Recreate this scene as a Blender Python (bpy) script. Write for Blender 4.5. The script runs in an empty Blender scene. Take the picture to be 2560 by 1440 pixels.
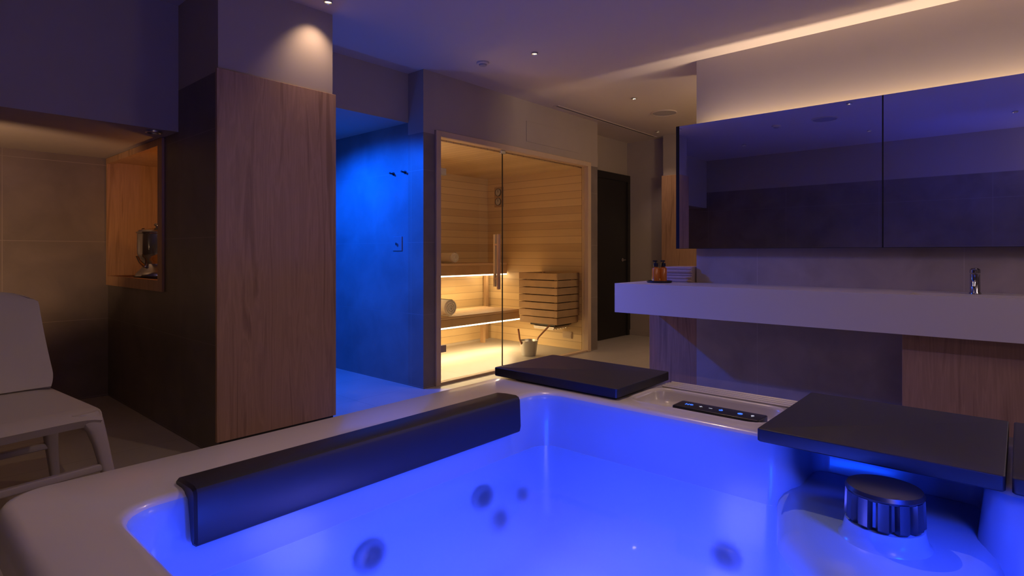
import bpy, bmesh, math, random
from mathutils import Vector, Matrix
random.seed(4)
C = bpy.context.scene.collection
PI = math.pi
R = math.radians
CZ = 2.64      # ceiling height
TT = 2.12      # top of the tiles

# ------------------------------------------------------------------ materials
def new_mat(name):
    m = bpy.data.materials.new(name); m.use_nodes = True
    nt = m.node_tree; b = nt.nodes['Principled BSDF']
    return m, nt, b
def mat(name, col, rough=.5, metal=0, emit=None, es=0, var=0, vscale=6, spec=None, coat=0, bump=0):
    m, nt, b = new_mat(name)
    b.inputs['Base Color'].default_value = (*col, 1)
    b.inputs['Roughness'].default_value = rough
    b.inputs['Metallic'].default_value = metal
    if spec is not None: b.inputs['Specular IOR Level'].default_value = spec
    if coat: b.inputs['Coat Weight'].default_value = coat; b.inputs['Coat Roughness'].default_value = .08
    if emit: b.inputs['Emission Color'].default_value = (*emit, 1); b.inputs['Emission Strength'].default_value = es
    if var or bump:
        g = nt.nodes.new('ShaderNodeNewGeometry'); n = nt.nodes.new('ShaderNodeTexNoise')
        n.inputs['Scale'].default_value = vscale; n.inputs['Detail'].default_value = 4
        nt.links.new(g.outputs['Position'], n.inputs['Vector'])
        if var:
            mx = nt.nodes.new('ShaderNodeMix'); mx.data_type = 'RGBA'
            mx.inputs[6].default_value = (*[c*(1-var) for c in col], 1); mx.inputs[7].default_value = (*[min(1, c*(1+var)) for c in col], 1)
            nt.links.new(n.outputs['Fac'], mx.inputs[0]); nt.links.new(mx.outputs[2], b.inputs['Base Color'])
        if bump:
            bp = nt.nodes.new('ShaderNodeBump'); bp.inputs['Strength'].default_value = bump; bp.inputs['Distance'].default_value = .002
            nt.links.new(n.outputs['Fac'], bp.inputs['Height']); nt.links.new(bp.outputs['Normal'], b.inputs['Normal'])
    return m
class G:
    """tiny node helper"""
    def __init__(s, nt): s.nt = nt
    def math(s, op, a, b=None, c=None):
        n = s.nt.nodes.new('ShaderNodeMath'); n.operation = op
        for i, v in enumerate((a, b, c)):
            if v is None: continue
            if isinstance(v, (int, float)): n.inputs[i].default_value = v
            else: s.nt.links.new(v, n.inputs[i])
        return n.outputs[0]
    def groove(s, coord, period, width, off=0):
        f = s.math('FRACT', s.math('DIVIDE', s.math('SUBTRACT', coord, off-100*period), period))
        d = s.math('ABSOLUTE', s.math('SUBTRACT', f, .5))
        return s.math('GREATER_THAN', d, .5-width/period/2)
    def mix(s, fac, a, b):
        n = s.nt.nodes.new('ShaderNodeMix'); n.data_type = 'RGBA'
        for i, v in ((0, fac), (6, a), (7, b)):
            if isinstance(v, (int, float)): n.inputs[i].default_value = v
            elif isinstance(v, tuple): n.inputs[i].default_value = (*v, 1)
            else: s.nt.links.new(v, n.inputs[i])
        return n.outputs[2]
    def noise(s, vec, scale=(1, 1, 1), sc=1, detail=4, dist=0):
        mp = s.nt.nodes.new('ShaderNodeMapping'); mp.inputs['Scale'].default_value = scale
        s.nt.links.new(vec, mp.inputs['Vector'])
        n = s.nt.nodes.new('ShaderNodeTexNoise'); n.inputs['Scale'].default_value = sc; n.inputs['Detail'].default_value = detail
        n.inputs['Distortion'].default_value = dist
        s.nt.links.new(mp.outputs[0], n.inputs['Vector'])
        return n.outputs['Fac']
    def pos(s):
        g = s.nt.nodes.new('ShaderNodeNewGeometry'); x = s.nt.nodes.new('ShaderNodeSeparateXYZ')
        s.nt.links.new(g.outputs['Position'], x.inputs[0])
        nx = s.nt.nodes.new('ShaderNodeSeparateXYZ'); s.nt.links.new(g.outputs['True Normal'], nx.inputs[0])
        return g.outputs['Position'], x.outputs, nx.outputs
def tile_mat(name, tile, grout, paint, top=TT, aoff=.25, aper=1.2):
    m, nt, b = new_mat(name); g = G(nt)
    P, xyz, nrm = g.pos()
    anx = g.math('GREATER_THAN', g.math('ABSOLUTE', nrm[0]), .5)
    along = g.math('ADD', g.math('MULTIPLY', anx, xyz[1]), g.math('MULTIPLY', g.math('SUBTRACT', 1, anx), xyz[0]))
    gr = g.math('MAXIMUM', g.groove(xyz[2], .6, .005, .01), g.groove(along, aper, .005, aoff))
    n = g.noise(P, (1, 1, 1), 3.5, 6, .4)
    tcol = g.mix(n, tuple(c*.62 for c in tile), tuple(c*1.4 for c in tile))
    tcol = g.mix(gr, tcol, grout)
    up = g.math('GREATER_THAN', xyz[2], top)
    col = g.mix(up, tcol, paint)
    nt.links.new(col, b.inputs['Base Color'])
    r = g.math('ADD', .42, g.math('MULTIPLY', up, .3)); nt.links.new(r, b.inputs['Roughness'])
    b.inputs['Specular IOR Level'].default_value = .3
    return m
def wood_mat(name, a, c, rough=.5):
    m, nt, b = new_mat(name); g = G(nt); P, xyz, nrm = g.pos()
    n1 = g.noise(P, (12, 12, .8), 1, 8, 2.0); n2 = g.noise(P, (150, 150, 5), 1, 3, .3)
    ramp = nt.nodes.new('ShaderNodeValToRGB'); nt.links.new(n1, ramp.inputs[0])
    e = ramp.color_ramp.elements; e[0].position = .32; e[1].position = .68
    e[0].color = (*c, 1); e[1].color = (*a, 1)
    k = e.new(.48); k.color = (*[x*1.05 for x in a], 1); k = e.new(.55); k.color = (*[(x*1.4+y*.6)/2 for x, y in zip(a, c)], 1)
    col2 = g.mix(g.math('MULTIPLY', n2, .5), ramp.outputs[0], tuple(x*.45 for x in a))
    nt.links.new(col2, b.inputs['Base Color']); b.inputs['Roughness'].default_value = rough
    return m
def plank_mat(name, axis, period, a, c, grain=(1.5, 1.5, 30), dk=.45):
    m, nt, b = new_mat(name); g = G(nt); P, xyz, nrm = g.pos()
    gv = g.groove(xyz[axis], period, .005)
    idx = g.math('FLOOR', g.math('DIVIDE', g.math('ADD', xyz[axis], 100*period), period))
    w = nt.nodes.new('ShaderNodeTexWhiteNoise'); w.noise_dimensions = '1D'; nt.links.new(idx, w.inputs['W'])
    n = g.noise(P, grain, 1, 5, .6)
    f = g.math('ADD', g.math('MULTIPLY', w.outputs['Value'], .6), g.math('MULTIPLY', n, .4))
    col = g.mix(f, a, c); col = g.mix(gv, col, tuple(x*dk for x in a))
    nt.links.new(col, b.inputs['Base Color']); b.inputs['Roughness'].default_value = .5
    return m
def floor_mat():
    m, nt, b = new_mat('floor_tiles'); g = G(nt); P, xyz, nrm = g.pos()
    gr = g.math('MAXIMUM', g.groove(xyz[0], 1.2, .005, .1), g.groove(xyz[1], .6, .005, .2))
    n = g.noise(P, (1, 1, 1), 3, 6, .3)
    col = g.mix(n, (.32, .285, .245), (.43, .385, .34)); col = g.mix(gr, col, (.25, .22, .2))
    nt.links.new(col, b.inputs['Base Color']); b.inputs['Roughness'].default_value = .38
    return m
def schlick(nt, f0):
    g = G(nt); lw = nt.nodes.new('ShaderNodeLayerWeight'); lw.inputs[0].default_value = .5
    return g.math('ADD', f0, g.math('MULTIPLY', 1-f0, g.math('POWER', lw.outputs['Facing'], 5)))
def glass_mat(name, tint=(1, 1, 1), f0=.04):
    m = bpy.data.materials.new(name); m.use_nodes = True; nt = m.node_tree; nt.nodes.clear()
    o = nt.nodes.new('ShaderNodeOutputMaterial'); mx = nt.nodes.new('ShaderNodeMixShader')
    t = nt.nodes.new('ShaderNodeBsdfTransparent'); t.inputs[0].default_value = (*tint, 1)
    gl = nt.nodes.new('ShaderNodeBsdfGlossy'); gl.inputs['Roughness'].default_value = 0
    nt.links.new(schlick(nt, f0), mx.inputs[0]); nt.links.new(t.outputs[0], mx.inputs[1]); nt.links.new(gl.outputs[0], mx.inputs[2])
    nt.links.new(mx.outputs[0], o.inputs[0])
    return m
def water_mat():
    m = bpy.data.materials.new('pool_water'); m.use_nodes = True; nt = m.node_tree; nt.nodes.clear()
    o = nt.nodes.new('ShaderNodeOutputMaterial'); mx = nt.nodes.new('ShaderNodeMixShader'); m2 = nt.nodes.new('ShaderNodeMixShader')
    rf = nt.nodes.new('ShaderNodeBsdfRefraction'); rf.inputs['Color'].default_value = (.7, .9, 1, 1)
    rf.inputs['Roughness'].default_value = .40; rf.inputs['IOR'].default_value = 1.08
    tl = nt.nodes.new('ShaderNodeBsdfTranslucent'); tl.inputs[0].default_value = (.55, .8, 1, 1)
    m2.inputs[0].default_value = .18
    nt.links.new(rf.outputs[0], m2.inputs[1]); nt.links.new(tl.outputs[0], m2.inputs[2])
    gl = nt.nodes.new('ShaderNodeBsdfGlossy'); gl.inputs['Roughness'].default_value = .03
    nt.links.new(schlick(nt, .02), mx.inputs[0]); nt.links.new(m2.outputs[0], mx.inputs[1]); nt.links.new(gl.outputs[0], mx.inputs[2])
    nt.links.new(mx.outputs[0], o.inputs[0])
    return m

PAINT = (.38, .32, .27)
m_wall = tile_mat('tiled_wall', (.19, .158, .138), (.25, .215, .19), PAINT)
m_vanw = tile_mat('vanity_wall_tiles', (.40, .335, .295), (.46, .39, .35), (.42, .36, .32))
m_shower = tile_mat('shower_tiles', (.18, .18, .17), (.20, .20, .19), PAINT, top=2.4)
m_alcove = tile_mat('alcove_tiles', (.22, .175, .145), (.31, .25, .21), PAINT, aoff=.67)
m_dark = tile_mat('dark_tiles', (.14, .115, .10), (.19, .16, .14), PAINT)
m_paint = mat('wall_paint', PAINT, .7, var=.04)
m_ceil = mat('ceiling_paint', (.60, .52, .44), .75)
m_floor = floor_mat()
m_wood = wood_mat('oak_veneer', (.45, .265, .155), (.28, .155, .085), .45)
m_wood_n = wood_mat('niche_oak', (.54, .30, .15), (.38, .20, .09), .5)
m_pine_z = plank_mat('sauna_planks', 2, .088, (.76, .55, .28), (.50, .33, .15))
m_pine_y = plank_mat('sauna_ceiling_planks', 0, .088, (.70, .50, .26), (.54, .36, .17), (30, 1.5, 1))
m_bench = plank_mat('bench_planks', 1, .09, (.62, .42, .24), (.46, .29, .15), (1.5, 30, 30))
m_slat = mat('heater_slats', (.42, .26, .125), .5, var=.25, vscale=8)
m_frame = mat('pale_wood_frame', (.56, .41, .26), .5, var=.1)
m_acryl = mat('white_acrylic', (.66, .62, .59), .25, coat=.25)
m_basin = mat('blue_glow_tinted_basin', (.32, .47, .72), .25, coat=.2)  # acrylic colour tinted blue to stand in for the blue light inside
m_black = mat('black_vinyl', (.020, .019, .024), .42)
m_blackp = mat('black_plastic', (.012, .012, .013), .3)
m_dark_door = mat('dark_door_lacquer', (.013, .012, .012), .4)
m_chrome = mat('chrome', (.55, .54, .52), .14, 1)
m_steel = mat('brushed_steel', (.62, .60, .57), .3, 1)
m_jet = mat('jet_grey', (.10, .15, .26), .4)
m_mirror = mat('mirror_glass', (.58, .64, 1.0), .01, 1)  # blue tint stands in for blue light in the reflected ceiling
m_solid = mat('white_solid_surface', (.62, .57, .55), .4)
m_chair = mat('pale_plastic', (.44, .39, .36), .45)
m_towel = mat('cream_towelling', (.78, .70, .58), .95, var=.12, vscale=120, bump=.6)
m_towelp = mat('rose_towelling', (.50, .38, .32), .95, var=.12, vscale=120, bump=.6)
m_amber = mat('amber_liquid', (.65, .19, .02), .15, coat=.6)
m_glass = glass_mat('clear_glass', (.95, .96, .95))
m_water = water_mat()
m_led = mat('warm_led', (1, .8, .5), .5, emit=(1, .80, .52), es=9)
m_lamp = mat('lamp_face', (1, .8, .5), .5, emit=(1, .72, .38), es=14)
m_vent = mat('vent_grey', (.36, .33, .32), .6)
m_slot = mat('slot_grey', (.10, .09, .085), .7)
m_gap = mat('dark_gap', (.02, .018, .016), .8)
m_blue_icon = mat('blue_icon', (.05, .2, 1), .5, emit=(.05, .2, 1), es=1.2)
m_white_icon = mat('white_icon', (.9, .9, 1), .5, emit=(.8, .85, 1), es=.5)
m_dial = mat('dial_face', (.50, .47, .40), .4)
m_lens = mat('blue_lens', (.1, .2, 1), .3, emit=(.03, .12, 1), es=6)

# ------------------------------------------------------------------ mesh helpers
def box(bm, x0, x1, y0, y1, z0, z1, bev=0, seg=2):
    r = bmesh.ops.create_cube(bm, size=1)
    for v in r['verts']:
        v.co = Vector(((x0+x1)/2+v.co.x*(x1-x0), (y0+y1)/2+v.co.y*(y1-y0), (z0+z1)/2+v.co.z*(z1-z0)))
    if bev:
        es = list({e for v in r['verts'] for e in v.link_edges})
        bmesh.ops.bevel(bm, geom=es, offset=bev, segments=seg, affect='EDGES', profile=.6)
    return bm
def B(*a, **k): return box(bmesh.new(), *a, **k)
def lathe(bm, prof, mtx=None, n=32, mod=None):
    """prof: (r, z) bottom to top"""
    mtx = mtx or Matrix(); rings = []
    for r, z in prof:
        if r < 1e-5: rings.append([bm.verts.new(mtx @ Vector((0, 0, z)))])
        else:
            ring = []
            for i in range(n):
                rr = r*(mod(i, z) if mod else 1)
                ring.append(bm.verts.new(mtx @ Vector((rr*math.cos(2*PI*i/n), rr*math.sin(2*PI*i/n), z))))
            rings.append(ring)
    for a, b in zip(rings, rings[1:]):
        for i in range(n):
            j = (i+1) % n
            if len(a) == 1 and len(b) == 1: continue
            if len(a) == 1: bm.faces.new((a[0], b[i], b[j]))
            elif len(b) == 1: bm.faces.new((a[i], a[j], b[0]))
            else: bm.faces.new((a[i], a[j], b[j], b[i]))
    return bm
def at(x, y, z): return Matrix.Translation((x, y, z))
def tube(bm, pts, rad, n=10, cap=True):
    pts = [Vector(p) for p in pts]; rads = rad if isinstance(rad, (list, tuple)) else [rad]*len(pts)
    rings = []; up = None
    for i, p in enumerate(pts):
        d = (pts[min(i+1, len(pts)-1)]-pts[max(i-1, 0)]).normalized()
        if up is None: up = Vector((0, 0, 1)) if abs(d.z) < .9 else Vector((1, 0, 0))
        s = d.cross(up).normalized(); up = s.cross(d).normalized()
        rings.append([bm.verts.new(p+rads[i]*(s*math.cos(2*PI*k/n)+up*math.sin(2*PI*k/n))) for k in range(n)])
    for a, b in zip(rings, rings[1:]):
        for i in range(n):
            j = (i+1) % n; bm.faces.new((a[i], a[j], b[j], b[i]))
    if cap: bm.faces.new(rings[0][::-1]); bm.faces.new(rings[-1])
    return bm
def rpoly(pts, rad, off=0, n=6):
    N = len(pts); P = [Vector(p) for p in pts]; rad = rad if isinstance(rad, (list, tuple)) else [rad]*N
    Q = []
    for i in range(N):
        a, b, c = P[i-1], P[i], P[(i+1) % N]
        d1 = (b-a).normalized(); d2 = (c-b).normalized()
        n1 = Vector((d1.y, -d1.x)); n2 = Vector((d2.y, -d2.x))
        k = off/(1+n1.dot(n2)); Q.append(b+(n1+n2)*k)
    out = []
    for i in range(N):
        a, b, c = Q[i-1], Q[i], Q[(i+1) % N]
        v1 = (a-b).normalized(); v2 = (c-b).normalized()
        cr = (b-a).x*(c-b).y-(b-a).y*(c-b).x
        r = max(.006, rad[i]+(off if cr > 0 else -off))
        ang = v1.angle(v2)
        t = r/math.tan(ang/2); pa = b+v1*t; pb = b+v2*t
        ce = b+(v1+v2).normalized()*(r/math.sin(ang/2))
        da = pa-ce; db = pb-ce; th = math.atan2(da.x*db.y-da.y*db.x, da.dot(db))
        for k in range(n+1):
            s = th*k/n; out.append((ce.x+da.x*math.cos(s)-da.y*math.sin(s), ce.y+da.x*math.sin(s)+da.y*math.cos(s)))
    return out
def ring_verts(bm, pts, z): return [bm.verts.new((x, y, z)) for x, y in pts]
def bridge(bm, a, b, mi=0):
    n = len(a)
    for i in range(n):
        j = (i+1) % n; f = bm.faces.new((a[i], a[j], b[j], b[i])); f.material_index = mi
def rprism(bm, poly, rad, z0, z1, bev=.005, n=6):
    """rounded prism with softened top edge"""
    rs = [ring_verts(bm, rpoly(poly, rad, o, n), z) for o, z in
          ((-bev, z0), (0, z0+bev), (0, z1-bev), (-bev*.1, z1-bev*.6), (-bev*.3, z1-bev*.3), (-bev*.6, z1-bev*.1), (-bev, z1))]
    for a, b in zip(rs, rs[1:]): bridge(bm, a, b)
    bm.faces.new(rs[0][::-1]); bm.faces.new(rs[-1])
    return bm
def extrude_profile(bm, prof, axis, a0, a1, bev=0):
    """closed profile of 2D points extruded along axis 'x' or 'y'"""
    def p(t, q): return (t, q[0], q[1]) if axis == 'x' else (q[0], t, q[1])
    if bev:
        c = Vector((sum(q[0] for q in prof)/len(prof), sum(q[1] for q in prof)/len(prof)))
        sh = [tuple(Vector(q)+(c-Vector(q)).normalized()*bev) for q in prof]
        L = [(a0, sh), (a0+bev, prof), (a1-bev, prof), (a1, sh)]
    else: L = [(a0, prof), (a1, prof)]
    rs = [[bm.verts.new(p(t, q)) for q in pr] for t, pr in L]
    for a, b in zip(rs, rs[1:]): bridge(bm, a, b)
    bm.faces.new(rs[0][::-1]); bm.faces.new(rs[-1])
    return bm

def wloc(o):
    v = Vector((0, 0, 0))
    while o: v += o.location; o = o.parent
    return v
def obj(name, bm, m, parent=None, local=False, sharp=35, label=None):
    bmesh.ops.recalc_face_normals(bm, faces=bm.faces)
    me = bpy.data.meshes.new(name); o = bpy.data.objects.new(name, me); C.objects.link(o)
    if parent is None:
        xs = [v.co for v in bm.verts]
        loc = Vector(((min(c.x for c in xs)+max(c.x for c in xs))/2, (min(c.y for c in xs)+max(c.y for c in xs))/2, min(c.z for c in xs)))
        bmesh.ops.translate(bm, verts=bm.verts, vec=-loc); o.location = loc
    else:
        o.parent = parent
        if not local: bmesh.ops.translate(bm, verts=bm.verts, vec=-wloc(parent))
    for f in bm.faces: f.smooth = True
    bm.to_mesh(me); bm.free()
    me.set_sharp_from_angle(angle=R(sharp))
    for q in (m if isinstance(m, tuple) else (m,)): me.materials.append(q)
    if label: o['label'] = label
    return o
def tag(o, label, cat, group=None):
    o['label'] = label; o['category'] = cat
    if group: o['group'] = group
    return o
def thing(name, label, cat, loc, rz=0, group=None):
    o = bpy.data.objects.new(name, None); C.objects.link(o); o.empty_display_size = .1
    o.location = loc; o.rotation_euler = (0, 0, rz)
    return tag(o, label, cat, group)
def struct(name, bm, m, label=None):
    o = obj(name, bm, m); o['kind'] = 'structure'
    if label: o['label'] = label; o['category'] = name.split('_')[0]
    return o
def dup(root, loc, label, group=None):
    r = root.copy(); C.objects.link(r); r.location = loc; r['label'] = label
    if group: r['group'] = group
    for ch in list(root.children):
        c = ch.copy(); C.objects.link(c); c.parent = r
        for g_ in ch.children:
            d = g_.copy(); C.objects.link(d); d.parent = c
    return r
def light(kind, loc, power, col, **k):
    l = bpy.data.lights.new('light', kind); l.energy = power; l.color = col
    o = bpy.data.objects.new('light_'+kind.lower(), l); C.objects.link(o); o.location = loc
    tgt = k.pop('target', None)
    for a, v in k.items(): setattr(l, a, v)
    if tgt is not None:
        d = Vector(tgt)-Vector(loc); o.rotation_euler = d.to_track_quat('-Z', 'Y').to_euler()
    return o

# ------------------------------------------------------------------ the setting
struct('floor', B(-.85, 7.2, -1.9, 6.1, -.1, 0), m_floor, 'beige stone tiled floor of the spa room')
struct('ceiling', B(-.85, 7.2, -1.9, 6.1, CZ, CZ+.1), m_ceil, 'smooth pale ceiling of the spa room')
bm = bmesh.new()
NX = 1.30
box(bm, NX, 2.0, 3.29, 4.13, 0, CZ); box(bm, NX, 2.0, 4.13, 5.9, 0, .871); box(bm, NX, 2.0, 4.13, 5.9, 1.865, CZ)
box(bm, 1.78, 2.0, 4.13, 5.9, .871, 1.865); box(bm, NX, 1.78, 5.385, 5.9, .871, 1.865)
struct('wall_column', bm, m_dark, 'dark tiled pier behind the tall wood panel')
struct('wall_alcove', B(-.85, NX, 5.39, 5.5, 0, 1.865), m_alcove, 'brown tiled back wall of the low alcove')
struct('wall_alcove_header', B(-.85, NX, 3.88, 5.5, 1.865, CZ), m_paint, 'painted header over the low alcove')
struct('wall_rear', B(-.85, -.75, -1.8, 5.39, 0, CZ), m_wall, 'half tiled wall seen in the mirror')
struct('wall_front', B(-.85, 4.376, -1.9, -1.8, 0, CZ), m_wall)
struct('wall_shower_header', B(2.0, 3.08, 3.89, 6.0, 2.225, CZ), m_paint, 'painted header over the blue lit shower')
struct('wall_shower_back', B(2.0, 3.08, 5.9, 6.0, 0, 2.225), m_shower)
struct('wall_shower_front', B(3.08, 3.20, 3.69, 3.89, 0, CZ), m_wall, 'narrow tiled wall strip between shower and sauna')
struct('wall_shower', B(3.08, 3.20, 3.89, 6.0, 0, CZ), m_shower, 'tiled shower wall lit bright blue')
struct('wall_sauna_header', B(3.20, 5.55, 3.69, 3.80, 2.157, CZ), m_paint, 'painted wall above the sauna front')
struct('wall_sauna_right', B(5.55, 5.69, 3.69, 5.5, 0, CZ), m_wall)
struct('wall_sauna_lining_left', B(3.20, 3.225, 3.80, 5.32, 0, 2.10), m_pine_z)
struct('wall_sauna_lining_back', B(3.225, 5.525, 5.30, 5.325, 0, 2.10), m_pine_z, 'horizontal plank back wall inside the sauna')
struct('wall_sauna_lining_right', B(5.525, 5.55, 3.80, 5.32, 0, 2.10), m_pine_z, 'horizontal plank side wall inside the sauna')
struct('ceiling_sauna', B(3.20, 5.55, 3.80, 5.33, 2.10, 2.155), m_pine_y, 'plank ceiling inside the sauna')
struct('wall_hall', B(5.69, 7.02, 4.07, 4.2, 0, CZ), m_paint)
struct('wall_hall_end', B(7.02, 7.12, .4, 4.2, 0, CZ), m_paint, 'painted wall at the end of the hall')
struct('wall_hall_pier', B(6.9, 7.02, 1.2, 3.47, 0, CZ), m_paint)
struct('wall_hall_side', B(4.8, 7.02, .4, .5, 0, CZ), m_paint)
struct('wall_mirror', B(4.376, 4.8, -1.9, 1.915, 0, CZ), m_vanw, 'tiled wall behind the long mirror and vanity')
struct('baseboard_hall', B(7.005, 7.02, 3.47, 4.07, 0, .07), m_paint)
# door at the end of the hall
d = struct('door_1', B(6.17, 6.95, 4.035, 4.07, .005, 2.09), m_dark_door, 'black hall door beside the sauna')
bm = bmesh.new(); box(bm, 6.09, 6.17, 4.02, 4.07, 0, 2.18); box(bm, 6.95, 7.02, 4.02, 4.07, 0, 2.18); box(bm, 6.17, 6.95, 4.02, 4.07, 2.09, 2.18)
obj('door_frame', bm, m_dark_door, d)
bm = bmesh.new(); lathe(bm, [(0, 0), (.024, 0), (.024, .008), (0, .01)], at(6.83, 4.035, 1.03) @ Matrix.Rotation(R(90), 4, 'X'), 20)
tube(bm, [(6.83, 4.03, 1.03), (6.83, 3.985, 1.03), (6.815, 3.975, 1.03), (6.70, 3.975, 1.03)], .009)
obj('door_handle', bm, m_chrome, d, label='chrome lever handle')

# wood panels
def panel(name, bmx, label, m=m_wood): return tag(obj(name, bmx, m), label, 'wall panel')
panel('wood_panel', B(1.285, 2.012, 3.268, 3.289, .089, 2.129, .002, 1), 'tall reddish oak panel fixed on the front of the pier')
panel('wood_panel', B(6.875, 6.899, 1.25, 3.48, .02, 2.12, .002, 1), 'distant oak panel in the hall behind the towels and mirror edge')
tag(obj('recessed_plinth', B(1.31, 1.995, 3.275, 3.289, 0, .088), m_gap), 'dark recessed plinth below the tall oak panel', 'plinth')

# ------------------------------------------------------------------ niche
nt_ = thing('wall_niche', 'wood lined niche with thick oak frame in the dark tiled wall', 'niche', (1.4, 4.75, .872))
bm = bmesh.new()
y0, y1, z0, z1, w = 4.125, 5.385, .872, 1.862, .072
for a in ((y0, y1, z0, z0+w), (y0, y1, z1-w*.6, z1), (y0, y0+w+.01, z0+w, z1-w*.6), (y1-w*.4, y1, z0+w, z1-w*.6)):
    box(bm, 1.285, 1.325, *a)
obj('frame', bm, m_wood_n, nt_)
bm = bmesh.new()
box(bm, 1.75, 1.775, y0+.01, y1-.01, z0+.02, z1-.01); box(bm, 1.325, 1.75, y0+.01, y1-.01, z0+.02, z0+w-.012)
box(bm, 1.325, 1.75, y0+.01, y1-.01, z1-.03, z1-.005); box(bm, 1.325, 1.75, y0+.01, y0+.03, z0+w-.012, z1-.03); box(bm, 1.325, 1.75, y1-.03, y1-.01, z0+w-.012, z1-.03)
obj('lining', bm, m_wood_n, nt_, label='oak board lining glowing orange')
light('POINT', (1.55, 4.40, 1.45), 1.6, (1, .42, .09), shadow_soft_size=.04)
# coffee percolator
cx, cy, cz = 1.47, 4.80, z0+w-.012
S = 1.45
k = thing('coffee_percolator', 'chrome coffee percolator with black handle standing in the wood niche', 'coffee maker', (cx, cy, cz))
def sc(p): return [(r*S, z*1.1) for r, z in p]
obj('body', lathe(bmesh.new(), sc([(0, 0), (.095, 0), (.10, .012), (.10, .03), (.09, .05), (.072, .075), (.066, .10), (.074, .13), (.088, .15), (.092, .17), (.092, .30), (.096, .305), (.096, .312), (0, .312)]), at(cx, cy, cz), 40), m_chrome, k)
obj('lid', lathe(bmesh.new(), sc([(.09, .313), (.085, .325), (.04, .338), (.012, .342), (.012, .352), (.02, .36), (.014, .372), (0, .374)]), at(cx, cy, cz), 32), m_chrome, k)
bm = tube(bmesh.new(), [(cx-.03, cy+.12, cz+.31), (cx-.04, cy+.19, cz+.36), (cx-.045, cy+.23, cz+.31), (cx-.04, cy+.205, cz+.21), (cx-.03, cy+.124, cz+.185)], [.012, .018, .021, .018, .012])
obj('handle', bm, m_blackp, k)
obj('base_ring', lathe(bmesh.new(), sc([(.101, .004), (.106, .004), (.106, .02), (.101, .02)]), at(cx, cy, cz), 40), m_blackp, k)
bm = tube(bmesh.new(), [(cx-.09, cy-.02, cz+.09), (cx-.13, cy-.04, cz+.13), (cx-.15, cy-.045, cz+.17)], [.014, .010, .008])
obj('spout', bm, m_chrome, k)
pts = [(cx-.02, cy+.145+.13*math.sin(t*PI), cz+.012+.15*t) for t in [i/12 for i in range(13)]]
obj('power_cord', tube(bmesh.new(), pts, .006, 6), m_blackp, k)

# ------------------------------------------------------------------ hot tub
RZ = .62
tub = thing('hot_tub', 'large square hot tub in pale acrylic glowing blue inside', 'hot tub', (1.14, .575, 0))
bm = bmesh.new()
outer = [(.175, -.45), (2.10, -.45), (2.10, 1.60), (.175, 1.60)]; orad = .10
inner = [(.335, -.2), (1.60, -.2), (1.60, .06), (1.87, .06), (1.87, .46), (1.655, .46), (1.655, 1.31), (.335, 1.31)]
irad = [.1, .1, .06, .05, .05, .06, .09, .07]
tray = [(1.735, .56), (1.945, .56), (1.945, .995), (1.735, .995)]
ors = [ring_verts(bm, rpoly(outer, orad, o, 10), z) for o, z in ((-.03, .0), (-.03, .50), (0, .53), (0, .585), (-.004, .603), (-.014, .615), (-.03, RZ))]
for a, b in zip(ors, ors[1:]): bridge(bm, a, b)
IR = ((.028, RZ), (.014, .6165), (.005, .608), (0, .592), (-.010, .50), (-.025, .38), (-.045, .26), (-.06, .17), (-.08, .11), (-.105, .075), (-.13, .065))
irs = [ring_verts(bm, rpoly(inner, irad, o, 6), z) for o, z in IR]
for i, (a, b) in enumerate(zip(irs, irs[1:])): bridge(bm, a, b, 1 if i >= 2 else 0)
trs = [ring_verts(bm, rpoly(tray, .05, o, 6), z) for o, z in ((.026, RZ), (.020, .6245), (.013, .6265), (.007, .6245), (.002, .614), (-.004, .592), (-.012, .582), (-.024, .578))]
for a, b in zip(trs, trs[1:]): bridge(bm, a, b)
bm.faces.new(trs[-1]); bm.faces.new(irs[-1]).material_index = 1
def redges(r): return [bm.edges.get((r[i], r[(i+1) % len(r)])) for i in range(len(r))]
bmesh.ops.triangle_fill(bm, use_beauty=True, use_dissolve=False, edges=redges(ors[-1])+redges(irs[0])+redges(trs[0]))
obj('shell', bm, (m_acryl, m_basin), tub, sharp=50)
# filter shelf standing over the waterline
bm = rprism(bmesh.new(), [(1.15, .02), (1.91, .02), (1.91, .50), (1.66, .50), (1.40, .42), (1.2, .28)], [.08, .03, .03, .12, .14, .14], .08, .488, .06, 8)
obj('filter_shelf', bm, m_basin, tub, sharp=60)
# filter cap
fx, fy = 1.50, .225
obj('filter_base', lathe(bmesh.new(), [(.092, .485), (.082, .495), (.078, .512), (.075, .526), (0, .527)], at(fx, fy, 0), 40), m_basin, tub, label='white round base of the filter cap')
def modr(i, z): return 1.0 if (i % 6) < 4 else .86
bm = lathe(bmesh.new(), [(.070, .527), (.077, .534), (.075, .592)], at(fx, fy, 0), 72, modr)
lathe(bm, [(.073, .590), (.076, .596), (.072, .604), (.060, .606), (0, .608)], at(fx, fy, 0), 48)
obj('filter_cap', bm, mat('dark_chrome', (.09, .10, .14), .30, .85), tub, label='dark chrome ribbed filter cap')
# head rest
prof = [(1.375, .6205), (1.378, .627), (1.372, .632), (1.33, .636), (1.286, .637), (1.274, .633), (1.269, .624), (1.266, .530), (1.269, .518), (1.277, .513), (1.286, .519), (1.291, .55), (1.296, .595), (1.304, .612), (1.33, .6205)]
obj('headrest', extrude_profile(bmesh.new(), prof, 'x', .455, 1.485, .006), m_black, tub, sharp=30, label='long black padded headrest folded over the inner edge')
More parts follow.
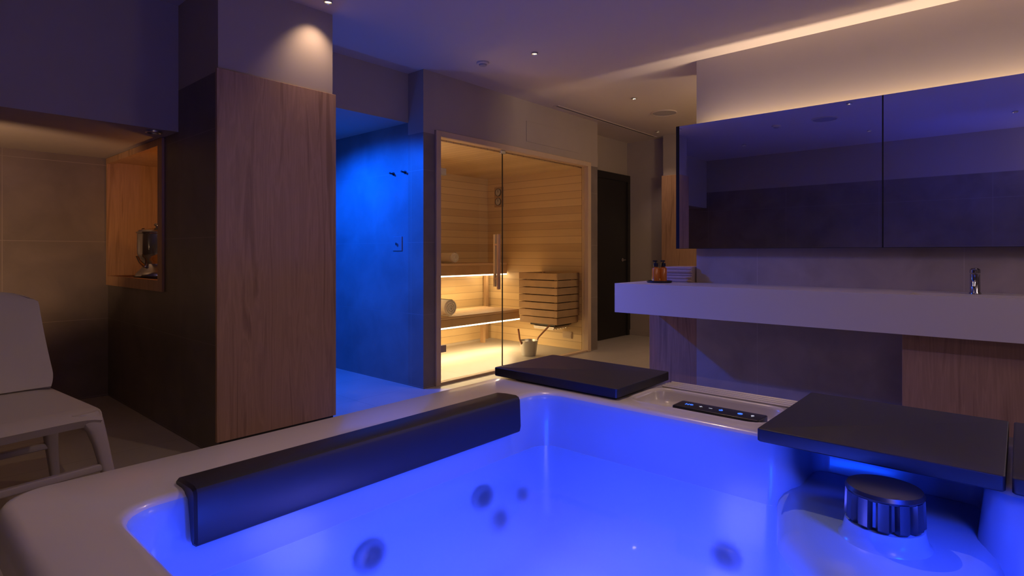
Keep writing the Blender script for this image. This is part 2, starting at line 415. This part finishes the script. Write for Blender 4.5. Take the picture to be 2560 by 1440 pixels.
# flat black pads on the far rim
def pad(x0, x1, y0, y1): return rprism(bmesh.new(), [(x0, y0), (x1, y0), (x1, y1), (x0, y1)], .008, .625, .659, .003, 4)
obj('rim_pad', pad(1.70, 2.09, 1.025, 1.595), m_black, tub, label='black flat cover pad in the far corner')
obj('rim_pad', pad(1.565, 2.09, .022, .52), m_black, tub, label='black flat cover pad beside the control panel')
obj('rim_pad', pad(1.565, 2.09, -.44, .012), m_black, tub, label='black flat cover pad at the picture edge')
# ribs of the tray
for i in range(4): obj('rim_rib', B(1.985+i*.025, 1.997+i*.025, .54, 1.005, RZ, RZ+.008, .003, 1), m_acryl, tub)
# control panel
cp = obj('control_panel', rprism(bmesh.new(), [(1.752, .575), (1.832, .575), (1.832, .85), (1.752, .85)], .006, .577, .626, .003, 3), m_blackp, tub, label='glossy black control panel with lit icons')
def ring_icon(bm, x, y, r, w=.0011):
    lathe(bm, [(r-w, 0), (r-w, .0008), (r+w, .0008), (r+w, 0)], at(x, y, .6262), 20); return bm
xc = 1.792; zt = .6262
bm = bmesh.new()
for yy in (.820, .811): box(bm, xc-.007, xc+.007, yy-.0009, yy+.0009, zt, zt+.0008)
box(bm, xc-.0009, xc+.0009, .811, .820, zt, zt+.0008)
obj('letter_icon', bm, m_blue_icon, cp)
obj('loop_icon', ring_icon(bmesh.new(), xc+.002, .802, .0045), m_blue_icon, cp)
bm = ring_icon(bmesh.new(), xc, .705, .005); box(bm, xc+.003, xc+.010, .7043, .7057, zt, zt+.001); obj('light_icon', bm, m_blue_icon, cp)
obj('pump_icon', ring_icon(bmesh.new(), xc, .645, .0065), m_blue_icon, cp)
obj('pump_icon_centre', ring_icon(bmesh.new(), xc, .645, .0025), m_blue_icon, cp)
bm = bmesh.new(); box(bm, xc-.0055, xc+.0055, .7693, .7707, zt, zt+.0008); box(bm, xc-.0007, xc+.0007, .7645, .7755, zt, zt+.0008)
obj('plus_icon', bm, m_white_icon, cp)
obj('minus_icon', B(xc-.0007, xc+.0007, .7325, .7435, zt, zt+.0008), m_white_icon, cp)
bm = ring_icon(bmesh.new(), xc+.002, .608, .0035); box(bm, xc-.008, xc-.002, .6073, .6087, zt, zt+.0008); obj('key_icon', bm, m_white_icon, cp)
# jets
def jet(p, n, r=.032):
    q = Vector(n).to_track_quat('Z', 'Y').to_matrix().to_4x4()
    m = Matrix.Translation(p) @ q
    j = obj('jet', lathe(bmesh.new(), [(r*1.35, -.006), (r*1.35, .004), (r*1.15, .010), (r*.85, .011), (r*.8, .004)], m, 28), m_jet, tub)
    obj('nozzle', lathe(bmesh.new(), [(r*.8, .002), (r*.8, .006), (r*.45, .009), (r*.3, .004), (0, .003)], m, 24), m_blackp, j)
def inset(z): return .010+(.5-z)*.146
for x, z, r in ((.88, .30, .036), (1.30, .315, .034), (1.36, .20, .028), (1.48, .25, .018)):
    jet((x, 1.31-inset(z)-.003, z), (0, -1, .16), r)
for y, z, r in ((.615, .22, .032),):
    jet((1.655-inset(z)-.003, y, z), (-1, 0, .16), r)
# underwater lamps
for p in ((.385, .35, .33), (1.0, -.14, .33)):
    q = Matrix.Translation(p) @ (Matrix.Rotation(R(90), 4, 'Y') if p[0] < .5 else Matrix.Rotation(R(-90), 4, 'X'))
    obj('underwater_lamp', lathe(bmesh.new(), [(.05, -.03), (.05, .0), (.04, .008), (0, .01)], q, 28), m_lens, tub)
# the water
bm = bmesh.new(); rv = ring_verts(bm, rpoly(inner, irad, -.019, 6), .435); bm.faces.new(rv)
tag(obj('water', bm, m_water), 'still water filling the hot tub, glowing blue from below', 'water')
BLUE = (.0, .055, 1.0)
UB = (.10, .12, 1.0)
light('POINT', (.60, .40, .30), 8, UB, shadow_soft_size=.06)
light('POINT', (1.02, .02, .30), 6, UB, shadow_soft_size=.06)
light('POINT', (1.0, .68, .20), 9, (.20, .16, 1.0), shadow_soft_size=.10)
# added unseen blue lights washing the basin walls above the waterline
light('SPOT', (.55, .50, .47), 17, BLUE, spot_size=R(130), spot_blend=.5, shadow_soft_size=.05, target=(.95, 1.31, .38))
light('SPOT', (.80, .45, .46), 10, BLUE, spot_size=R(130), spot_blend=.5, shadow_soft_size=.05, target=(1.65, .95, .20))
light('POINT', (1.22, -.14, .60), 1.6, BLUE, shadow_soft_size=.03)  # added to brighten the filter recess
light('SPOT', (1.22, -.10, .95), 18, BLUE, spot_size=R(52), spot_blend=.8, shadow_soft_size=.06, target=(1.50, .22, .46))  # added in mid-air to brighten the filter shelf, no fixture
light('SPOT', (.45, .10, .62), 34, (.02, .06, 1.0), spot_size=R(68), spot_blend=1, shadow_soft_size=.05, target=(-.35, .30, 2.6))  # added to throw blue light onto the ceiling

# ------------------------------------------------------------------ chair by the alcove
ch = thing('lounge_chair', 'pale plastic lounge chair standing before the alcove at the left edge', 'chair', (.365, 3.18, 0), R(9))
def shell_grid(fn, nu, nv, th):
    bm = bmesh.new(); top = [[None]*(nu+1) for _ in range(nv+1)]
    for j in range(nv+1):
        for i in range(nu+1): top[j][i] = bm.verts.new(fn(i/nu*2-1, j/nv))
    for j in range(nv):
        for i in range(nu): bm.faces.new((top[j][i], top[j][i+1], top[j+1][i+1], top[j+1][i]))
    bmesh.ops.recalc_face_normals(bm, faces=bm.faces)
    bmesh.ops.solidify(bm, geom=list(bm.faces), thickness=th)
    return bm
def seat_fn(u, v):
    y = -.28+.55*v; z = .45+.035*v-.008*(1-u*u)*math.sin(v*PI)-.03*max(0, 1-v*6)**2
    hw = .305-.010*v-.02*max(0, 1-v*7)**2
    return (u*hw, y, z-.015*abs(u)**8)
obj('seat', shell_grid(seat_fn, 20, 24, .04), m_chair, ch, local=True, sharp=60)
def back_fn(u, v):
    y = .245+.025*v*3*(1-v)+.17*v; z = .475+.46*v
    hw = .30-.02*v-.045*max(0, (v-.88)/.12)**3-.02*max(0, 1-v*6)**2
    z -= .02*(abs(u)**6)*v
    return (u*hw, y+.025*(1-u*u), z)
obj('backrest', shell_grid(back_fn, 20, 24, .03), m_chair, ch, local=True, sharp=60)
def flat_leg(pts, w, t):
    """tapering leg with rounded section: pts centre line, w width in x, t thickness in y"""
    bm = bmesh.new(); rs = []; n = 14
    for (x, y, z), ww, tt in zip(pts, w, t):
        ring = []
        for i in range(n):
            a = 2*PI*i/n; ca, sa = math.cos(a), math.sin(a)
            ring.append(bm.verts.new((x+math.copysign(abs(ca)**.6, ca)*ww/2, y+math.copysign(abs(sa)**.6, sa)*tt/2, z)))
        rs.append(ring)
    for a, b in zip(rs, rs[1:]): bridge(bm, a, b)
    bm.faces.new(rs[0][::-1]); bm.faces.new(rs[-1])
    return bm
for s in (-1, 1):
    obj('leg', flat_leg([(s*.235, -.20, .44), (s*.255, -.232, .41), (s*.273, -.249, .36), (s*.287, -.258, .30), (s*.31, -.266, .18), (s*.342, -.275, 0)], [.12, .09, .066, .056, .048, .038], [.11, .08, .056, .048, .04, .032]), m_chair, ch, local=True)
    obj('leg', flat_leg([(s*.24, .17, .45), (s*.262, .21, .39), (s*.295, .27, .18), (s*.325, .31, 0)], [.11, .07, .048, .036], [.10, .06, .04, .032]), m_chair, ch, local=True)
obj('crossbar', B(-.29, .29, -.280, -.248, .186, .218, .012, 3), m_chair, ch, local=True)
obj('crossbar', B(-.28, .28, .25, .282, .186, .218, .012, 3), m_chair, ch, local=True)

# ------------------------------------------------------------------ shower things
def hook(y, label):
    h = thing('towel_hook', label, 'hook', (3.07, y, 1.79), group='hooks in the shower')
    obj('plate', lathe(bmesh.new(), [(0, 0), (.015, 0), (.015, .007), (0, .008)], at(3.081, y, 1.81) @ Matrix.Rotation(R(-90), 4, 'Y'), 20), m_blackp, h)
    obj('peg', tube(bmesh.new(), [(3.074, y, 1.81), (3.050, y, 1.81), (3.038, y, 1.814)], [.007, .007, .010], 12), m_blackp, h)
hook(4.09, 'black wall hook in the blue shower, the deeper of two')
hook(3.93, 'black wall hook in the blue shower, nearer the opening')
k = thing('shower_control', 'square shower control plate with round knob on the blue wall', 'shower control', (3.075, 4.03, 1.14))
obj('plate', B(3.072, 3.081, 3.965, 4.095, 1.14, 1.265, .003, 1), mat('satin_plate', (.20, .19, .18), .4), k)
obj('knob', lathe(bmesh.new(), [(0, 0), (.012, 0), (.012, .012), (0, .014)], at(3.0725, 4.03, 1.20) @ Matrix.Rotation(R(-90), 4, 'Y'), 20), m_chrome, k)
light('SPOT', (2.30, 4.50, 2.17), 320, (.0, .085, 1.0), spot_size=R(160), spot_blend=.6, shadow_soft_size=.05, target=(2.60, 4.35, 0))
light('POINT', (2.25, 4.35, .90), 16, (.0, .12, 1.0), shadow_soft_size=.05)

# ------------------------------------------------------------------ sauna
sf = thing('sauna_glass_screen', 'glass sauna front in a pale wood frame with a glass door', 'glass screen', (4.37, 3.72, 0))
bm = bmesh.new()
box(bm, 3.205, 3.258, 3.67, 3.76, 0, 2.155, .003, 1); box(bm, 5.47, 5.53, 3.67, 3.76, 0, 2.155, .003, 1)
box(bm, 3.258, 5.47, 3.67, 3.76, 2.105, 2.155, .003, 1); box(bm, 3.258, 5.47, 3.69, 3.75, 0, .018, .002, 1)
obj('frame', bm, m_frame, sf)
obj('fixed_pane', B(4.085, 5.47, 3.718, 3.726, .02, 2.103), m_glass, sf)
dr = obj('door', B(3.262, 4.078, 3.718, 3.726, .025, 2.10), m_glass, sf, label='frameless glass sauna door')
obj('edge_seal', B(4.079, 4.084, 3.716, 3.728, .02, 2.10), m_gap, sf)
bm = bmesh.new(); box(bm, 3.955, 3.985, 3.655, 3.68, .78, 1.30, .006, 2)
for z in (.88, 1.2): box(bm, 3.962, 3.978, 3.68, 3.717, z-.008, z+.008)
obj('handle', bm, mat('handle_wood', (.60, .36, .18), .45), dr, label='wooden outer door handle')
bm = bmesh.new(); box(bm, 4.02, 4.045, 3.76, 3.785, .80, 1.30, .005, 2)
for z in (.88, 1.2): box(bm, 4.026, 4.04, 3.727, 3.76, z-.008, z+.008)
obj('handle', bm, m_frame, dr, label='pale wooden inner door handle')
for z in (.30, 1.82):
    obj('hinge', B(3.255, 3.35, 3.705, 3.739, z-.03, z+.03, .004, 1), m_steel, dr)
obj('clip', B(4.05, 4.115, 3.708, 3.736, 2.07, 2.105, .004, 1), m_steel, sf)

def bench(label, x0, x1, yb, yf, zt, fd):
    b = thing('sauna_bench', label, 'bench', ((x0+x1)/2, (yb+yf)/2, 0), group='sauna benches')
    bm = bmesh.new(); n = int(round((yb-yf)/.095)); w = (yb-yf)/n
    for i in range(n): box(bm, x0, x1, yf+i*w+.004, yf+(i+1)*w-.004, zt-.028, zt, .004, 1)
    obj('seat_slats', bm, m_bench, b)
    obj('fascia', B(x0, x1, yf+.004, yf+.03, zt-fd, zt-.029, .003, 1), m_slat, b)
    obj('led_strip', B(x0, x1, yf+.006, yf+.026, zt-fd-.014, zt-fd-.001), m_led, b, label='warm light strip under the front edge')
    for x in (x0+.05, (x0+x1)/2, x1-.08):
        bm = bmesh.new(); box(bm, x, x+.04, yf+.08, yb-.02, zt-fd, zt-.03); box(bm, x, x+.04, yb-.07, yb-.02, 0, zt-fd)
        bmesh.ops.remove_doubles(bm, verts=bm.verts, dist=.0001)
        obj('bracket', bm, m_slat, b)
    return b
bench('lower sauna bench with rolled towel and light strip below', 3.24, 5.24, 5.10, 4.49, .45, .11)
bench('upper sauna bench near the back wall with light strip below', 3.24, 5.50, 5.295, 4.93, 1.0, .14)
SW = (1, .72, .37)
light('AREA', (4.2, 4.55, .31), 30, SW, shape='RECTANGLE', size=1.9, size_y=.05)
light('AREA', (4.2, 5.03, .84), 12, SW, shape='RECTANGLE', size=1.9, size_y=.05)
light('POINT', (3.34, 4.15, 1.55), 4.5, (1, .64, .27), shadow_soft_size=.05)
light('POINT', (5.35, 5.12, .82), 1.8, (1, .78, .48), shadow_soft_size=.02)

def rolled_towel(x, y, z, r, L, label):
    bm = bmesh.new()
    N = 60; turns = 3.2; out = []
    for i in range(N+1):
        t = i/N; a = t*turns*2*PI; rr = r*(.18+.82*t); out.append((rr*math.cos(a), rr*math.sin(a)))
    inn = [(p[0]*(1-.13*r/max(.3*r, math.hypot(*p))), p[1]*(1-.13*r/max(.3*r, math.hypot(*p)))) for p in out]
    ys = [(-L/2, .93), (-L/2+.015, 1), (L/2-.015, 1), (L/2, .93)]
    rows = [[(bm.verts.new((x+q[0]*s, y+yy, z+r+q[1]*s)), bm.verts.new((x+p[0]*s, y+yy, z+r+p[1]*s))) for q, p in zip(out, inn)] for yy, s in ys]
    for a, b in zip(rows, rows[1:]):
        for i in range(N):
            bm.faces.new((a[i][0], a[i+1][0], b[i+1][0], b[i][0])); bm.faces.new((a[i][1], b[i][1], b[i+1][1], a[i+1][1]))
    for rr in (rows[0], rows[-1]):
        for i in range(N): bm.faces.new((rr[i][0], rr[i][1], rr[i+1][1], rr[i+1][0]))
    lathe(bm, [(0, -L/2+.012), (r*.9, -L/2+.012), (r*.9, L/2-.012), (0, L/2-.012)], at(x, y, z+r) @ Matrix.Rotation(R(-90), 4, 'X'), 24)
    return tag(obj('rolled_towel', bm, m_towel), label, 'towel', 'rolled towels in the sauna')
rolled_towel(4.13, 4.68, .451, .092, .36, 'rolled cream towel lying on the lower sauna bench')
rolled_towel(4.63, 5.12, 1.001, .066, .30, 'rolled cream towel lying on the upper sauna bench')

# heater behind wooden slats
h = thing('sauna_heater', 'sauna heater hidden in a slatted wooden box on the plank wall', 'sauna heater', (5.31, 4.11, .31))
bm = bmesh.new(); hz0, hz1 = .315, .90; n = 7; s = (hz1-hz0)/n
for i in range(n):
    a, b = hz0+i*s+.005, hz0+(i+1)*s-.005
    ins = .018 if i == 0 else 0
    box(bm, 5.10+ins, 5.125+ins, 3.83+ins, 4.39, a, b, .003, 1); box(bm, 5.125+ins, 5.523, 3.83+ins, 3.855+ins, a, b, .003, 1); box(bm, 5.125+ins, 5.523, 4.365, 4.39, a, b, .003, 1)
for x, y in ((5.145, 3.875), (5.49, 3.875), (5.145, 4.33), (5.49, 4.33)): box(bm, x, x+.03, y, y+.03, hz0+.01, hz1-.005)
obj('slatted_guard', bm, m_slat, h)
obj('heater_body', B(5.21, 5.522, 3.94, 4.31, hz0-.03, hz1-.08, .01), m_blackp, h)
bm = bmesh.new()
for i in range(26):
    x, y = 5.26+.21*random.random(), 3.98+.28*random.random(); r = .035+.015*random.random()
    mm = at(x, y, hz1-.075) @ Matrix.Rotation(random.random()*6, 4, 'Z') @ Matrix.Diagonal((1, .8, .6, 1))
    bmesh.ops.create_icosphere(bm, subdivisions=2, radius=r, matrix=mm)
st = obj('stones', bm, mat('grey_stones', (.2, .19, .18), .9, var=.3, vscale=30), h); st['kind'] = 'stuff'
bm = bmesh.new(); box(bm, 5.20, 5.50, 3.95, 4.25, hz0-.055, hz0-.031, .004, 1)
for i in range(6): box(bm, 5.2+.05*i, 5.215+.05*i, 3.96, 4.24, hz0-.066, hz0-.055)
obj('metal_base', bm, m_steel, h)
# small vent by the floor
bm = bmesh.new(); box(bm, 5.512, 5.526, 3.93, 4.06, .12, .20)
for i in range(4): box(bm, 5.504, 5.512, 3.935, 4.055, .128+i*.018, .136+i*.018)
tag(obj('wall_vent', bm, m_frame), 'small wooden vent low on the sauna wall under the heater', 'vent')
# bucket and ladle
bx_, by_ = 4.86, 4.04
k = thing('sauna_bucket', 'silver metal bucket on the sauna floor before the heater', 'bucket', (bx_, by_, 0))
obj('pail', lathe(bmesh.new(), [(0, .001), (.075, .001), (.08, .01), (.10, .155), (.104, .16), (.104, .166), (.097, .166), (.077, .015), (0, .014)], at(bx_, by_, 0), 36), m_steel, k)
obj('handle', tube(bmesh.new(), [(bx_-.10, by_+.02, .13), (bx_-.118, by_+.03, .19), (bx_-.135, by_+.035, .30)], [.008, .010, .011], 10), mat('red_brown_wood', (.38, .15, .06), .5), k, label='upright wooden handle')
k = thing('sauna_ladle', 'wooden handled ladle leaning in the silver sauna bucket', 'ladle', (bx_+.03, by_, .02))
obj('bowl', lathe(bmesh.new(), [(0, 0), (.025, .004), (.035, .02), (.037, .035), (.033, .035), (.022, .01), (0, .006)], at(bx_+.03, by_, .02), 24), m_steel, k)
obj('shaft', tube(bmesh.new(), [(bx_+.055, by_-.01, .05), (bx_+.13, by_-.035, .19), (bx_+.27, by_-.08, .31)], [.006, .009, .011], 10), mat('ladle_wood', (.45, .2, .08), .5), k)
# thermometer
k = thing('sauna_thermometer', 'wooden plate with two round dials on the sauna wall', 'thermometer', (5.52, 5.09, 1.72))
obj('plate', B(5.505, 5.5265, 5.015, 5.165, 1.72, 1.98, .004, 1), m_slat, k)
for z in (1.79, 1.91):
    mm = at(5.505, 5.09, z) @ Matrix.Rotation(R(-90), 4, 'Y')
    dl = obj('dial', lathe(bmesh.new(), [(0, .0), (.044, 0), (.044, .008), (0, .009)], mm, 28), m_dial, k)
    obj('bezel', lathe(bmesh.new(), [(.044, 0), (.05, 0), (.05, .012), (.044, .012)], mm, 28), m_blackp, dl)
    nb = bmesh.new(); box(nb, 5.493, 5.4955, 5.087, 5.093, z, z+.035); obj('needle', nb, m_blackp, dl)

# ------------------------------------------------------------------ mirror and vanity
mc = thing('wall_mirror_cabinet', 'long dark framed wall mirror in two panels above the vanity', 'mirror', (4.32, .64, 1.155))
bm = bmesh.new(); box(bm, 4.256, 4.285, 2.003, 2.03, 1.155, 2.116); box(bm, 4.264, 4.285, -.75, 2.003, 1.155, 2.116)
box(bm, 4.285, 4.375, -.70, 1.90, 1.16, 1.80)
obj('housing', bm, m_blackp, mc)
obj('mirror_panel', B(4.256, 4.2635, .650, 2.0025, 1.157, 2.114), m_mirror, mc)
obj('mirror_panel', B(4.256, 4.2635, -.745, .642, 1.157, 2.114), m_mirror, mc)
obj('led_strip', B(4.32, 4.34, -.66, 1.86, 1.801, 1.81), mat('strip', (1, .8, .6), .5, emit=(1, .68, .40), es=2), mc)
a = light('AREA', (4.33, .60, 1.87), 18, (1, .76, .56), shape='RECTANGLE', size=.03, size_y=2.5)
a.rotation_euler = (PI, 0, 0)
light('AREA', (4.315, .60, 2.05), 2.6, (1, .66, .38), shape='RECTANGLE', size=2.5, size_y=.02, target=(4.376, .60, 2.14))

vt = thing('vanity_counter', 'thick white vanity counter running below the long mirror', 'counter', (4.1, .72, .667))
bm = bmesh.new(); T0, T1 = .667, .889
box(bm, 3.85, 4.75, 1.917, 2.34, T0, T1); box(bm, 3.85, 4.375, .47, 1.917, T0, T1); box(bm, 3.85, 4.375, -.9, -.25, T0, T1)
box(bm, 3.85, 3.91, -.25, .47, T0, T1); box(bm, 4.12, 4.375, -.25, .47, T0, T1); box(bm, 3.91, 4.12, -.25, .47, T0, .80)
obj('slab', bm, m_solid, vt)
obj('drain', lathe(bmesh.new(), [(0, .8005), (.025, .8005), (.025, .804), (0, .806)], at(4.02, .11, 0), 20), m_chrome, vt)
panel('vanity_end_panel', B(4.385, 4.72, 1.918, 2.33, 0, .666, .002, 1), 'oak end block under the left end of the vanity counter')
k = thing('vanity_cabinet', 'oak cabinet under the right part of the vanity counter', 'cabinet', (4.16, -.2, .05))
obj('body', B(3.97, 4.375, -.9, .505, .05, .666), m_wood, k)
obj('door', B(3.95, 3.969, -.19, .505, .052, .664, .001, 1), m_wood, k); obj('door', B(3.95, 3.969, -.9, -.196, .052, .664, .001, 1), m_wood, k)
tag(obj('cabinet_plinth', B(4.0, 4.375, -.9, .5, 0, .049), m_gap), 'dark plinth under the oak vanity cabinet', 'plinth')
# tap
fx, fy, fz = 4.18, .19, .889
k = thing('basin_tap', 'chrome single lever basin tap on the white counter', 'tap', (fx, fy, fz))
m_tap = mat('tap_chrome', (.42, .42, .47), .15, 1)
obj('body', lathe(bmesh.new(), [(0, 0), (.028, 0), (.028, .006), (.024, .012), (.023, .10), (.024, .112), (0, .114)], at(fx, fy, fz), 32), m_tap, k)
obj('spout', tube(bmesh.new(), [(fx-.01, fy+.001, fz+.062), (fx-.05, fy+.002, fz+.066), (fx-.08, fy+.002, fz+.062), (fx-.085, fy+.002, fz+.045)], [.016, .015, .014, .012], 14), m_tap, k)
bm = lathe(bmesh.new(), [(.022, .116), (.025, .12), (.024, .138), (.014, .146), (0, .147)], at(fx, fy, fz), 28); box(bm, fx-.06, fx-.005, fy-.011, fy+.011, fz+.137, fz+.146, .003, 2)
obj('lever', bm, m_tap, k)
# tray and bottles
tx, ty = 4.17, 2.13
tag(obj('soap_tray', lathe(bmesh.new(), [(0, 0), (.09, 0), (.097, .006), (.098, .016), (.094, .016), (.088, .008), (0, .007)], at(tx, ty, .8892), 40), m_blackp), 'round black tray on the counter holding two bottles', 'tray')
def bottle(x, y, label):
    z = .8892+.0075
    b = thing('pump_bottle', label, 'bottle', (x, y, z), group='amber pump bottles')
    obj('body', lathe(bmesh.new(), [(0, 0), (.026, 0), (.029, .004), (.029, .10), (.026, .108), (.013, .115), (.012, .12), (0, .12)], at(x, y, z), 32), m_amber, b)
    bm = lathe(bmesh.new(), [(.017, .117), (.019, .121), (.019, .145), (.008, .147), (.007, .155), (.014, .156), (.014, .168), (0, .169)], at(x, y, z), 20)
    box(bm, x-.035, x+.002, y-.007, y+.007, z+.157, z+.167, .002, 1)
    obj('pump', bm, m_blackp, b)
bottle(tx-.034, ty+.014, 'amber pump bottle on the black tray, left one')
bottle(tx+.015, ty-.026, 'amber pump bottle on the black tray, next to the folded towels')
# folded towels
words = ['bottom', 'second from bottom', 'middle', 'second from top', 'top']
for i in range(5):
    h_ = .024; z = .8895+i*(h_+.0005); x0, x1, y0, y1 = 4.33+random.uniform(-.008, .008), 4.60, 1.932, 2.165+random.uniform(-.012, .012)
    pr = [(y0, z), (y0, z+h_)]+[(y1-.013+.013*math.sin(PI*t/8), z+h_/2+h_/2*math.cos(PI*t/8)) for t in range(9)]
    bm = bmesh.new()
    P_ = [[bm.verts.new((x, q[0], q[1])) for q in pr] for x in (x0, x1)]
    bridge(bm, P_[0], P_[1]); bm.faces.new(P_[0][::-1]); bm.faces.new(P_[1])
    bmesh.ops.bevel(bm, geom=[e for e in bm.edges if abs(e.verts[0].co.x-e.verts[1].co.x) < .001 and e.verts[0].co.x < x0+.01], offset=.008, segments=3, affect='EDGES')
    tag(obj('folded_towel', bm, m_towelp), 'folded rose towel on the counter, %s of the stack' % words[i], 'towel', 'stack of folded towels')

# ------------------------------------------------------------------ ceiling things
def make_down(x, y, label, z=CZ, r=.026, lamp=m_lamp, group='small recessed downlights'):
    t = thing('ceiling_downlight', label, 'downlight', (x, y, z), group=group)
    obj('trim', lathe(bmesh.new(), [(r, .001), (r*1.0, -.012), (r*.86, -.014), (r*.72, -.008), (r*.68, .001)], at(x, y, z), 28), m_steel, t)
    obj('lamp', lathe(bmesh.new(), [(0, -.006), (r*.66, -.006), (r*.66, .001)], at(x, y, z), 24), lamp, t)
    return t
DL = [(1.87, 3.125, 'recessed downlight throwing a bright cone onto the pier', 11, 84, (1.85, 3.29, 2.22)),
      (3.39, 2.76, 'recessed downlight near the smoke detector', 24, 62, None),
      (5.02, 2.83, 'recessed downlight beside the round ceiling speaker', 22, 80, None),
      (6.58, 3.38, 'smallest most distant recessed downlight above the hall', 12, 80, None),
      (1.877, 1.297, 'recessed downlight above the hot tub corner, seen in the mirror', 34, 155, None),
      (.327, .036, 'recessed downlight over the near tub side, at the right mirror edge', 5, 90, None),
      (.242, 1.397, 'recessed downlight near the rear wall, middle of the mirror', 7, 90, None),
      (.303, 2.90, 'recessed downlight above the chair, left part of the mirror', 14, 90, None)]
d0 = None
for x, y, lb, pw, ang, tg in DL:
    if d0 is None: d0 = make_down(x, y, lb)
    else: dup(d0, (x, y, CZ), lb)
    light('SPOT', (x, y, CZ-.022), pw, (1, .68, .47), spot_size=R(ang), spot_blend=1 if ang > 80 else .8, shadow_soft_size=.012, target=tg or (x, y, 0))
make_down(1.19, 3.96, 'dark round downlight under the alcove header edge', 1.865, .045, m_vent, None)
def det(x, y, label):
    t = thing('smoke_detector', label, 'smoke detector', (x, y, CZ))
    obj('base', lathe(bmesh.new(), [(.05, .001), (.05, -.012), (.046, -.016), (0, -.016)], at(x, y, CZ), 32), m_ceil, t)
    obj('sensor', lathe(bmesh.new(), [(.032, -.0165), (.030, -.026), (.02, -.030), (0, -.030)], at(x, y, CZ), 28), m_vent, t)
det(3.29, 3.21, 'round smoke detector on the ceiling before the sauna')
det(1.27, 2.18, 'round smoke detector over the tub seen in the mirror')
def spk(x, y, label):
    t = thing('ceiling_speaker', label, 'speaker', (x, y, CZ))
    obj('rim', lathe(bmesh.new(), [(.135, .001), (.135, -.007), (.125, -.009), (.122, -.002)], at(x, y, CZ), 40), m_ceil, t)
    obj('grille', lathe(bmesh.new(), [(0, -.007), (.121, -.006), (.121, .001)], at(x, y, CZ), 40), m_vent, t)
spk(5.765, 2.887, 'round flush ceiling speaker near the mirror wall corner')
spk(1.276, 1.66, 'round flush ceiling speaker over the tub seen in the mirror')
sv = thing('slot_vent', 'long narrow slot vent in the ceiling along the sauna wall', 'vent', (5.8, 3.59, CZ))
bm = bmesh.new(); box(bm, 4.76, 6.88, 3.555, 3.575, CZ-.004, CZ+.001); box(bm, 4.76, 6.88, 3.602, 3.622, CZ-.004, CZ+.001)
box(bm, 4.75, 4.76, 3.555, 3.622, CZ-.004, CZ+.001); box(bm, 6.88, 6.89, 3.555, 3.622, CZ-.004, CZ+.001)
obj('frame', bm, m_ceil, sv); obj('slot', B(4.765, 6.875, 3.575, 3.602, CZ-.002, CZ+.001), m_slot, sv)
tag(obj('access_panel', B(4.40, 5.30, 3.685, 3.691, 2.235, 2.44, .001, 1), m_paint), 'flush painted access panel in the wall above the sauna', 'access panel')

# ------------------------------------------------------------------ added ambient fill lights, out of view
WA = (1, .74, .64)
light('POINT', (-.35, -1.0, 2.2), 10, WA, shadow_soft_size=.25)
light('POINT', (2.9, -1.2, 1.9), 15, WA, shadow_soft_size=.25)
# unseen warm light added in the hall behind the mirror wall
light('POINT', (5.25, .95, 2.0), 34, (1, .72, .46), shadow_soft_size=.12)
# unseen warm spot added to light the alcove, no fixture
light('SPOT', (.0, 4.15, .95), 31, (1, .60, .34), spot_size=R(106), spot_blend=.45, shadow_soft_size=.04, target=(.35, 5.39, 1.65))
w = bpy.data.worlds.new('World'); bpy.context.scene.world = w; w.use_nodes = True
w.node_tree.nodes['Background'].inputs[0].default_value = (.3, .22, .4, 1); w.node_tree.nodes['Background'].inputs[1].default_value = .02

# ------------------------------------------------------------------ camera
cam = bpy.data.cameras.new('camera'); co = bpy.data.objects.new('camera', cam); C.objects.link(co)
cam.sensor_width = 36; cam.lens = 36*1440/2560; cam.shift_y = -87/2560; cam.clip_start = .02
co.location = (0, 0, 1.12)
f = Vector((math.cos(R(41.4)), math.sin(R(41.4)), 0)); co.rotation_euler = f.to_track_quat('-Z', 'Y').to_euler()
bpy.context.scene.camera = co
bpy.context.scene.view_settings.view_transform = 'Standard'
